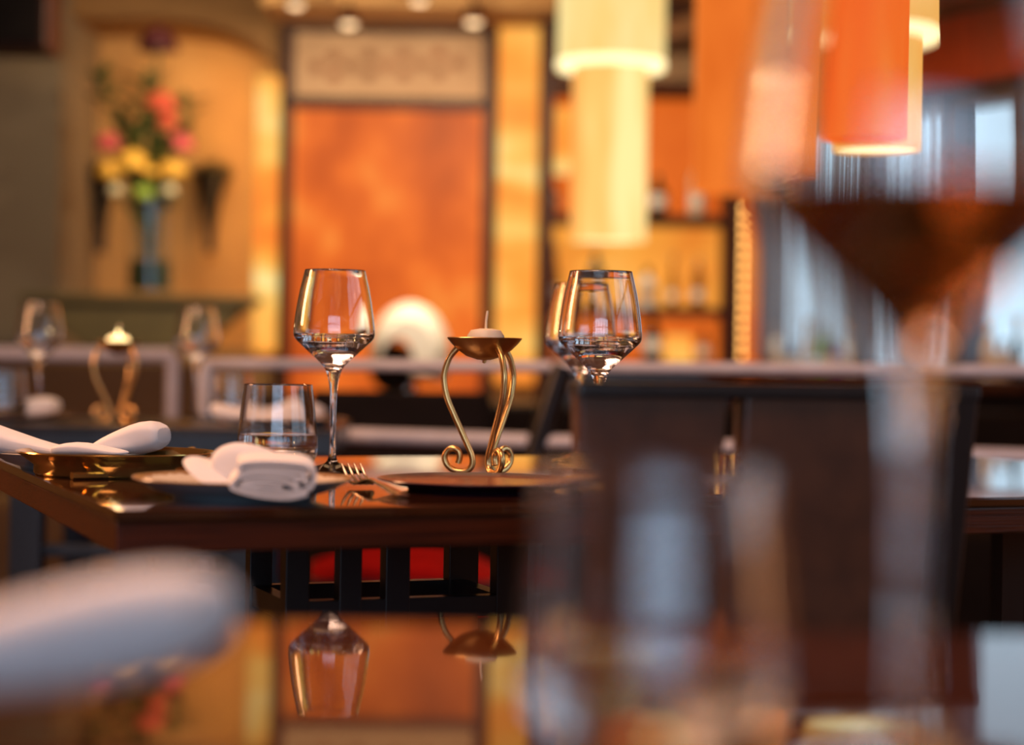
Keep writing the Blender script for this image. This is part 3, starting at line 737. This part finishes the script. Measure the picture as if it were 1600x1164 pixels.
# tumblers
TB_OUT = [(0,0.0015),(.028,.0),(.033,.0008),(.0385,.004),(.0430,.010),(.0455,.018),(.0458,.024),(.0448,.040),(.0425,.065),(.0400,.086),(.0390,.0945),(.0389,.0953)]
TB_IN = [(.0386,.0957),(.0381,.0957),(.0378,.0953),(.0379,.0945),(.0388,.086),(.0413,.065),(.0436,.040),(.0445,.026),(.0425,.019),(.036,.0145),(.02,.0125),(0,.0120)]
def tumbler(loc_, label, s=1.0, liquid=True, group=None):
    o = empty('tumbler', loc_, label, 'tumbler', group)
    f = lambda p: [(r*s, z*s) for r, z in p]
    MB().lathe(f(dens(TB_OUT, 2, 9)+TB_IN), 96).build('glass_body', M['glass'], o, smooth=True, angle=.9)
    if liquid:
        e = .0003
        W = [(0,.012-e),(.02,.0125-e),(.036+e,.0145-e),(.0425+e,.019-e),(.0445+e,.026),(.04405,.0378),(.0435,.0384),(0,.0380)]
        MB().lathe(f(W), 96).build('water', M['water'], o, smooth=True, angle=.5)
    return o
ta = P(433, 722, 2.19); ta.z = TZ
t1 = tumbler(ta, 'water tumbler on the sharp table behind the white folded napkin', group='tumblers')
t2 = dup(t1, tp(4, 3.62), 'blurred tumbler at the far left edge on the distant table')
t3 = dup(t1, tp(360, 3.75), 'blurred tumbler at the right end of the distant table')

# ------------------------------------------------------------------ candle holders
def candle_holder(loc_, label, lit=False, rz=0):
    o = empty('candle_holder', loc_, label, 'candle holder', 'gold candle holders', rz)
    z0 = .1265
    MB().lathe([(0,z0-.0035),(.002,z0-.003),(.0025,z0),(.008,z0+.0005),(.020,z0+.0045),(.030,z0+.0115),(.037,z0+.0185),(.0418,z0+.0245),(.0412,z0+.0252),(.036,z0+.0200),(.029,z0+.0130),(.019,z0+.0062),(.0,z0+.0030)], 64).build('dish', M['gold'], o, smooth=True)
    path = smooth_pts([(.031,0,.1395),(.0395,0,.1290),(.0448,0,.1130),(.0450,0,.1000),(.0415,0,.0840),(.0345,0,.0680),(.0265,0,.0510),(.0180,0,.0330),(.0125,0,.0205),
        (.0118,0,.0110),(.0160,0,.0045),(.0235,0,.0025),(.0330,0,.0040),(.0408,0,.0100),(.0435,0,.0180),(.0400,0,.0255),(.0335,0,.0280),(.0278,0,.0250),(.0262,0,.0185),(.0280,0,.0115)], 6)
    for a in (170, -60, 44):
        R_ = Matrix.Rotation(math.radians(a), 4, 'Z'); pts = [R_ @ p for p in path]
        side = R_ @ Vector((0,1,0))
        MB().tube(pts, .0035, 12, up=side).build('leg', M['gold'], o, smooth=True)
    return o
ch = on_table(754, 741); c1 = candle_holder(ch, 'gold three-legged scroll candle holder standing sharp in the middle of the table')
def candle(loc_, label, wax, flame):
    o = empty('candle', loc_, label, 'candle')
    MB().lathe([(0,.0),(.015,.0),(.0195,.004),(.0212,.012),(.0205,.019),(.0165,.0250),(.006,.0268),(0,.026)], 48).build('wax', wax, o, smooth=True)
    MB().tube(smooth_pts([(0,0,.024),(.0002,0,.035),(.0016,0,.0465)], 4), [.0013]*8+[.0009], 8).build('wick', M['wax'], o, smooth=True)
    if flame: MB().lathe([(0,.026),(.002,.029),(.0022,.032),(.0012,.036),(0,.039)], 16).build('flame', M['flame'], o, smooth=True)
    return o
cz_ = TZ+.1265+.0085
candle((ch.x+.0012, ch.y, cz_), 'round unlit cream floating candle in the sharp gold dish', M['wax'], False)
ch2 = tp(183, 3.6); dup(c1, ch2, 'blurred gold candle holder with a lit candle on the distant table', rz=.5)
candle((ch2.x, ch2.y, cz_), 'lit glowing candle in the blurred gold holder on the distant table', M['flamewax'], True)
pl_ = bpy.data.lights.new('candle_light', 'POINT'); pl_.energy = .5; pl_.color = (1,.6,.25); pl_.shadow_soft_size = .01
po = bpy.data.objects.new('candle_light', pl_); COL.objects.link(po); po.location = (ch2.x, ch2.y, cz_+.07)

# ------------------------------------------------------------------ plates
def plate(loc_, r, mt, label, h=.018, foot=.62):
    prof = [(0,.002),(r*foot*.9,.002),(r*foot*.95,0),(r*foot,0),(r*foot*1.03,.003),(r*.82,h*.45),(r*.93,h*.80),(r,h),(r*.995,h+.0012),(r*.97,h+.0008),(r*.88,h*.78),(r*.70,.0072),(r*.5,.0062),(0,.0060)]
    o = MB().lathe(prof, 96).build('plate', mt, smooth=True, loc=loc_, angle=1.2)
    return tag(o, label, 'plate')
pA = P(380, 760, 1.722); pA.z = TZ
plate(pA, .0985, M['plate'], 'speckled pale stoneware plate with brown rim at the near edge under the white napkin')
pB = P(752, 765, 1.875); pB.z = TZ
plate(pB, .1015, M['plumplate'], 'dark plum plate in front of the gold candle holder', .010, .7)
pC = P(182, 735, 2.03); pC.z = TZ
plate(pC, .1040, M['bronze'], 'shiny bronze gold plate between the two napkin plates', .024, .80)
pD = P(110, 725, 2.12); pD.z = TZ
plate(pD, .0850, M['plate'], 'pale stoneware plate at the far left corner under the second napkin', .018)

# ------------------------------------------------------------------ cutlery
def ribbon(b, pts, widths, th):
    """flat tapered strip following pts, widths across horizontal"""
    pts = [Vector(p) for p in pts]; n = len(pts); vs = []; fs = []
    for i, p in enumerate(pts):
        t = (pts[min(i+1,n-1)]-pts[max(i-1,0)]).normalized(); s_ = t.cross(Vector((0,0,1))).normalized(); nn = s_.cross(t).normalized()
        w_ = widths[i]/2
        for a, c in ((-1,-.5),(-.6,-1),(.6,-1),(1,-.5),(1,.5),(.6,1),(-.6,1),(-1,.5)): vs.append(p+s_*w_*a+nn*th/2*c)
    for i in range(n-1):
        for k in range(8): k2 = (k+1)%8; fs.append((i*8+k, i*8+k2, (i+1)*8+k2, (i+1)*8+k))
    fs.append(tuple(range(8))[::-1]); fs.append(tuple((n-1)*8+k for k in range(8))); b.add(vs, fs)
M['cutlery'] = mat('gold_toned_steel', (.78,.62,.46), .18, 1.0)
def fork(loc_, rz, label):
    o = empty('fork', loc_, label, 'fork', rz=rz)   # local +x from handle end to tines
    b = MB()
    ribbon(b, [(0,0,.003),(.03,0,.0035),(.08,0,.007),(.115,0,.010),(.128,0,.009),(.138,0,.0055),(.148,0,.004)], [.011,.010,.0055,.005,.009,.019,.023], .0026)
    for k in range(4):
        y = (-1.5+k)*.0064
        b.tube(smooth_pts([(.145,y*.95,.004),(.160,y,.005),(.175,y,.010),(.190,y,.0175),(.196,y,.021)], 3), [.0016]*9+[.0013,.0011,.0009,.0007], 8)
    b.build('fork_body', M['cutlery'], o, smooth=True, angle=.8)
    return o
f0 = on_table(630, 779); f1 = P(524, 742, 1.99); f1.z = TZ
fork(f0, math.atan2(f1.y-f0.y, f1.x-f0.x), 'fork with raised tines on the table between the napkin plate and plum plate')
def knife(a, b_, label, name='knife', mt=None, z=0.0, z2=0.0):
    d = Vector(b_)-Vector(a); o = empty(name, (a.x,a.y,TZ+z), label, 'knife', rz=math.atan2(d.y,d.x)); L_ = d.length
    b = MB(); ribbon(b, [(0,0,.004),(.01,0,.004),(L_*.45,0,.004+z2*.45)], [.010,.012,.010], .007); b.build('handle', mt or M['cutlery'], o, smooth=True)
    b = MB(); ribbon(b, [(L_*.45,0,.004+z2*.45),(L_*.6,0,.004+z2*.6),(L_*.9,0,.004+z2*.9),(L_,0,.004+z2)], [.010,.018,.016,.003], .0018); b.build('blade', M['cutlery'], o, smooth=True, angle=.8)
    return o
ka = on_table(620, 771); kb = P(553, 748, 1.97); kb.z = TZ
b = MB()
k1 = P(112, 750, 1.93); k2 = P(300, 748, 2.0)
knife(k1, k2, 'bronze handled knife lying in front of the shiny bronze plate', mt=M['bronze'])
s1 = P(268, 716, 2.10); s2 = P(299, 700, 2.25)
# slanting spoon handle behind the bronze plate
so = empty('spoon', (s1.x,s1.y,TZ), 'small spoon handle slanting up beside the far left napkin', 'spoon', rz=math.atan2(s2.y-s1.y,s2.x-s1.x))
b = MB(); ribbon(b, [(-.03,0,.004),(.0,0,.008),(.10,0,.014),(.155,0,.018)], [.020,.006,.006,.009], .003); b.build('spoon_body', M['cutlery'], so, smooth=True)
b = MB(); ribbon(b, [(-.055,0,.0035),(-.045,0,.003),(-.035,0,.003)], [.012,.026,.022], .003); b.build('bowl', M['cutlery'], so, smooth=True)

# ------------------------------------------------------------------ napkins
def fabric(o, lvl=2):
    s_ = o.modifiers.new('sub','SUBSURF'); s_.levels = lvl; s_.render_levels = lvl; return o
def loft(b, secs, seg=20):
    """secs: list of (centre, half_w vector, half_h vector): rounded closed sections"""
    vs = []; fs = []
    for c, a, h in secs:
        c, a, h = Vector(c), Vector(a), Vector(h)
        for k in range(seg):
            t = 2*PI*k/seg; ct, st = math.cos(t), math.sin(t)
            e = .72
            vs.append(c + a*math.copysign(abs(ct)**e, ct) + h*math.copysign(abs(st)**e, st))
    n = len(secs)
    for i in range(n-1):
        for k in range(seg): k2 = (k+1)%seg; fs.append((i*seg+k, i*seg+k2, (i+1)*seg+k2, (i+1)*seg+k))
    fs.append(tuple(range(seg))[::-1]); fs.append(tuple((n-1)*seg+k for k in range(seg))); b.add(vs, fs)
def sheet(b, prof, axis, th, segs=6, wob=.0):
    """folded cloth: profile polyline (2D in the given u,z plane -> Vectors) swept along axis, with thickness"""
    prof = [Vector(p) for p in prof]; n = len(prof); axis = Vector(axis); an = axis.normalized()
    off = []
    for i in range(n):
        t = (prof[min(i+1,n-1)]-prof[max(i-1,0)]).normalized(); off.append(an.cross(t).normalized()*th/2)
    ring = [prof[i]+off[i] for i in range(n)] + [prof[i]-off[i] for i in reversed(range(n))]
    m_ = len(ring); vs = []; fs = []
    for j in range(segs+1):
        t = j/segs; sh = (1-.10*math.cos(t*PI*2)*wob)
        for p in ring: vs.append(p+axis*t + Vector((0,0,wob*.004*math.sin(t*7+p.x*40))))
    for j in range(segs):
        for k in range(m_): k2 = (k+1)%m_; fs.append((j*m_+k, j*m_+k2, (j+1)*m_+k2, (j+1)*m_+k))
    for j in (0, segs):
        for i in range(n-1): q = (j*m_+i, j*m_+i+1, j*m_+m_-2-i, j*m_+m_-1-i); fs.append(q)
    b.add(vs, fs)

# napkin one on plate A: axes as seen: x right, y away
def napkin_one():
    base = Vector((pA.x, pA.y, TZ+.007))
    def L(px, py, Y): return P(px, py, Y)-base
    o = empty('napkin', base, 'white linen napkin folded on the near speckled plate', 'napkin', 'white napkins')
    # tall hump
    b = MB()
    secs = []
    data = [ # px centre, py top, py bottom, half width px, depth
        (352,760,1.775, 30, 12), (350,742,1.785, 34, 26), (356,728,1.80, 36, 34)]
    # hump as a folded fan: sections along the direction going right/down
    for cx, top, bot, hwid, Y in ((334,714,752,5,1.80),(343,699,766,7,1.80),(358,692,770,9,1.80),(378,690,772,10,1.80),(402,696,772,10,1.80),(426,706,772,10,1.80),(448,719,772,9,1.80),(468,735,770,6,1.80)):
        a_ = L(cx, top, Y-.075); c_ = L(cx+ (14 if cx<380 else 6), bot, Y-.085); mid = (a_+c_)/2; hh = (a_-c_)/2
        secs.append((mid, Vector((.004,.022,0)), hh))
    vs_ = secs; loft(b, secs, 24)
    fabric(b.build('hump', M['linen'], o, smooth=True), 1)
    # left lobe
    b = MB(); secs = []
    for (x0,y0),(x1,y1),d in (((287,722),(300,738),.006),((291,713),(316,752),.010),((305,711),(340,766),.013),((325,717),(365,772),.014),((345,727),(385,774),.014),((365,742),(400,774),.010)):
        a_ = L(x0,y0,1.72); c_ = L(x1,y1,1.68); secs.append(((a_+c_)/2, Vector((.003,d,0)), (a_-c_)/2))
    loft(b, secs, 20); fabric(b.build('side_fold', M['linen'], o, smooth=True), 1)
    # rolled accordion front
    Yf = 1.615
    loops = [(478,772),(452,778),(420,777),(385,771),(360,762),(366,752),(374,741),(372,729),(385,724.5),(410,723),(440,724),(470,727),(485,733),(490,742),(488,755),(480,765),(462,770),(438,770),(410,767),(382,763),(372,758)]
    pts = smooth_pts([L(x+2, y, Yf) for x, y in loops], 5)
    b = MB(); sheet(b, pts, (-.008,.055,.005), .0034, 5); b.build('roll', M['linen'], o, smooth=True, angle=1.0)
    for lp, th in (([(378,737),(400,733.5),(430,734),(460,737),(480,741)],.0034), ([(374,746),(400,741),(432,742),(458,746),(474,750),(478,757)],.0036), ([(476,744),(468,748),(456,757),(462,764)],.003), ([(376,755),(402,750),(432,751),(452,756),(466,763)],.0036), ([(378,760),(410,758),(440,762)],.0034)):
        pts = smooth_pts([L(x+2, y, Yf-.0005) for x, y in lp], 5); b = MB(); sheet(b, pts, (-.007,.048,.005), th, 4); b.build('inner_fold', M['linen'], o, smooth=True, angle=1.0)
    return o
napkin_one()
def roll_napkin(base, parts, label, Lf):
    """parts: list of lofts, each a list of (centre, half_w, half_h)"""
    o = empty('napkin', base, label, 'napkin', 'white napkins')
    for i, secs in enumerate(parts):
        b = MB(); loft(b, [(Vector(c)-Vector(base), a, h) for c, a, h in secs], 22)
        fabric(b.build('fold', M['linen'], o, smooth=True), 1)
    return o
def strip_secs(rows, depth):
    out = []
    for (x0,y0),(x1,y1),Y in rows:
        a_ = P(x0,y0,Y); c_ = P(x1,y1,Y); out.append(((a_+c_)/2, Vector((.004*(1 if x1>=x0 else -1),depth,0)), (a_-c_)/2))
    return out
bD = Vector((pD.x, pD.y, TZ+.008))
roll_napkin(bD, [
   strip_secs([((-60,640),(-60,700),2.09),((-20,658),(-25,708),2.09),((20,674),(20,710),2.09),((60,687),(58,711),2.09),((95,697),(92,711),2.09),((125,704),(125,711),2.09)], .035),
   strip_secs([((85,697),(85,711),2.05),((105,691),(105,711),2.05),((130,690),(130,711),2.05),((165,698),(165,711),2.05),((200,706),(200,711),2.05)], .02),
   strip_secs([((140,700),(150,711),2.10),((165,682),(178,711),2.10),((195,668),(205,711),2.10),((222,657),(228,709),2.10),((245,657),(250,704),2.10),((259,668),(260,692),2.10)], .030)],
   'white linen napkin rolled on the far left plate with its end raised', None)
# blurred napkins far table
for (pts, Y, lab) in (((((18,632),(20,656)),((40,624),(42,655)),((62,619),(64,652)),((80,620),(82,648)),((90,626),(90,642))), 3.66, 'blurred white napkin at the left on the distant table'),
                      ((((328,626),(332,650)),((352,632),(356,660)),((390,640),(394,664)),((430,640),(434,664)),((462,626),(468,660)),((490,628),(494,656)),((508,638),(508,650))), 3.52, 'blurred white napkin heap at the right end of the distant table')):
    c = tp((pts[0][0][0]+pts[-1][0][0])/2, Y, TZ+.008)
    roll_napkin(c, [strip_secs([(a, b_, Y) for a, b_ in pts], .035)], lab, None)
pE = tp(455, 3.5); plate(pE, .10, M['plate'], 'blurred pale plate at the right end of the distant table under the napkin heap', .016)
pF = tp(30, 3.62); plate(pF, .10, M['plate'], 'blurred pale plate at the left of the distant table under its napkin', .010)

# ------------------------------------------------------------------ distant table
dl = on_table(535, 667); 
a3 = math.radians(2)
t3_ = table('dining_table', (P(535,665,3.6).x-.86, 3.60, 0), 1.72, .56, a3, TZ, .045, M['blackwood'], M['bluewood'], 'blurred black dining table behind, carrying the lit candle')
t3x = t3_.location.x
for lx in (P(42,860,3.4).x-t3x, P(205,860,3.4).x-t3x, .70):
    for sy in (-.24, .24): MB().box((lx-.028,sy-.025,0),(lx+.028,sy+.025,.705)).build('leg', M['bluewood'], t3_, bevel=.003)
la, lb = P(42,860,3.4).x-t3x+.028, .672
for z in (.47, .52):
    MB().box((la,-.25,z),(lb,-.225,z+.022)).build('stretcher', M['bluewood'], t3_, bevel=.003)
MB().box((la,-.015,.20),(lb,.015,.25)).build('stretcher', M['bluewood'], t3_, bevel=.003)

# ------------------------------------------------------------------ chairs
def chair(loc_, rz, label, frame, seatm, backm, w_=.42, top=.86, seat_z=.45, back='panel'):
    """faces local +y; the backrest stands at y=-.2"""
    o = empty('dining_chair', loc_, label, 'chair', rz=rz)
    for sx in (-1, 1):
        x = sx*(w_/2-.02)
        MB().box((x-.02,.17,0),(x+.02,.21,seat_z-.06)).build('leg', frame, o, bevel=.003)
        MB().prism([(x-.02,-.22,0),(x+.02,-.22,0),(x+.02,-.18,0),(x-.02,-.18,0)], (0,0,seat_z-.06)).build('leg', frame, o, bevel=.003)
    b = MB(); b.box((-w_/2,-.22,seat_z-.09),(w_/2,.21,seat_z-.05)); b.build('seat_frame', frame, o, bevel=.003)
    return o
def dome_seat(o, w_, seat_z, mt, th=.11, dome=.05):
    b = MB(); n = 14; vs = []; fs = []
    for j in range(n+1):
        for i in range(n+1):
            u, v = i/n*2-1, j/n*2-1
            z = seat_z-dome*(abs(u)**2.6*.9+abs(v)**2.6*.6)
            vs.append((u*w_/2, v*.205, z))
    m_ = len(vs); vs += [(x, y, seat_z-th) for x, y, z in vs]
    for j in range(n):
        for i in range(n): a = j*(n+1)+i; fs.append((a,a+1,a+n+2,a+n+1)); fs.append((m_+a,m_+a+n+1,m_+a+n+2,m_+a+1))
    edge = [i for i in range(n+1)] + [j*(n+1)+n for j in range(1,n+1)] + [n*(n+1)+i for i in range(n-1,-1,-1)] + [j*(n+1) for j in range(n-1,0,-1)]
    for k in range(len(edge)): a, c = edge[k], edge[(k+1)%len(edge)]; fs.append((a, m_+a, m_+c, c))
    b.add(vs, fs); q = b.build('seat_cushion', mt, o, smooth=True); return q
# near chair with brown leather back (seen from behind), right
cpos = P(1238, 700, 1.55); 
nc = chair((cpos.x, cpos.y, 0)+Vector((0,0,0)) if False else Vector((cpos.x, cpos.y, 0))+V*.2, TA*.75, 'large dark brown leather chair seen from behind at the near side of the table', M['darkwood'], M['chairleather'], M['chairleather'], .34)
nc.rotation_euler.z = math.radians(14)
dome_seat(nc, .36, .47, M['chairleather'], .08, .03)
wB = .335; zb0, zb1 = .46, .862
def backpanel(x0, x1, name, mt, th=.022):
    b = MB(); n = 8; vs = []; fs = []
    for j in range(n+1):
        t = j/n; z = zb0+(zb1-zb0)*t; yy = -.20-.035*t; sh = .018*(1-t)
        xs = (x0+ (sh if x0 < -wB/2+.05 else 0), x1-(sh if x1 > wB/2-.05 else 0))
        vs += [(xs[0],yy-th/2,z),(xs[1],yy-th/2,z),(xs[1],yy+th/2,z),(xs[0],yy+th/2,z)]
    for j in range(n):
        for k in range(4): k2 = (k+1)%4; fs.append((j*4+k, j*4+k2, (j+1)*4+k2, (j+1)*4+k))
    fs.append((3,2,1,0)); fs.append((n*4,n*4+1,n*4+2,n*4+3)); b.add(vs, fs)
    return b.build(name, mt, nc, bevel=.006)
backpanel(-wB/2, -.045, 'back_panel', M['chairleather'])
backpanel(-.033, wB/2-.03, 'back_panel', M['chairleather'])
backpanel(wB/2-.028, wB/2, 'back_stile', M['blackwood'], .03)
MB().box((-wB/2,-.25,zb1-.012),(wB/2,-.215,zb1)).build('top_rail', M['blackwood'], nc, bevel=.003)
# red seat chair
cr = P(630, 880, 4.32)
rc = chair((cr.x, 4.32, 0), math.radians(6), 'black wooden chair with rounded red cushion seat seen under the table', M['blackwood'], M['red'], M['black'], .42)
dome_seat(rc, .415, .452, M['red'], .125, .045)
MB().box((-.21,.19,.45),(.21,.23,.80)).build('backrest', M['black'], rc, bevel=.01)

# ------------------------------------------------------------------ foreground table and what stands on it
ft_ = math.radians(.68)
o = empty('dining_table', (0, 0, 0), 'polished mahogany table in the near foreground reflecting the lit wall', 'table')
far = P(600, 975, .985); 
def ft(x, y): # height of the foreground table plane
    return far.z + (far.y - y)*math.tan(ft_)
b = MB(); x0, x1, y0, y1 = -.75, .95, .05, .985
vs = [(x0,y0,ft(0,y0)),(x1,y0,ft(0,y0)),(x1,y1,ft(0,y1)),(x0,y1,ft(0,y1))]
b.prism([Vector(v)-Vector((0,0,.012)) for v in vs], (0,0,.012)); b.build('tabletop', M['glosswood'], o, bevel=.002)
MB().prism([Vector(v)-Vector((0,0,.040)) for v in vs], (0,0,.028)).build('edge_band', M['edge'], o)
for x in (x0+.08, x1-.08):
    for y in (y0+.08, y1-.08): MB().box((x-.03,y-.03,0),(x+.03,y+.03,ft(0,y)-.038)).build('leg', M['blackwood'], o)
# glass
def fbase(px, Y): p = P(px, 700, Y); p.z = ft(0, Y)+.0002; return p
wine_glass(fbase(1425, .625), 'very large blurred wine glass in the right foreground', 1.20, .005, liquid=LIQ, group='foreground glasses', liqm=glass_mat('brown_refraction_liquid', (.66,.46,.28), 1.33))  # brown tint stands in for the dark room refracted through the bowl
tumbler(fbase(1030, .67), 'large blurred tumbler in the foreground right of centre', 1.0, liquid=False, group='foreground glasses')
# napkin
base = P(120, 1075, .70); base.z = ft(0,.70)
rows = []
for (t0_, b0_, Y) in (((-160,1000),(-160,1085),.66),((-60,960),(-60,1082),.67),((20,938),(20,1080),.68),((100,915),(100,1074),.69),((170,900),(175,1066),.70),((230,888),(240,1052),.71),((290,890),(300,1034),.72),((328,905),(335,1012),.73),((345,930),(348,985),.735)):
    rows.append((t0_, b0_, Y))
roll_napkin(base, [strip_secs(rows, .03)], 'large blurred white rolled napkin at the lower left foreground', None)
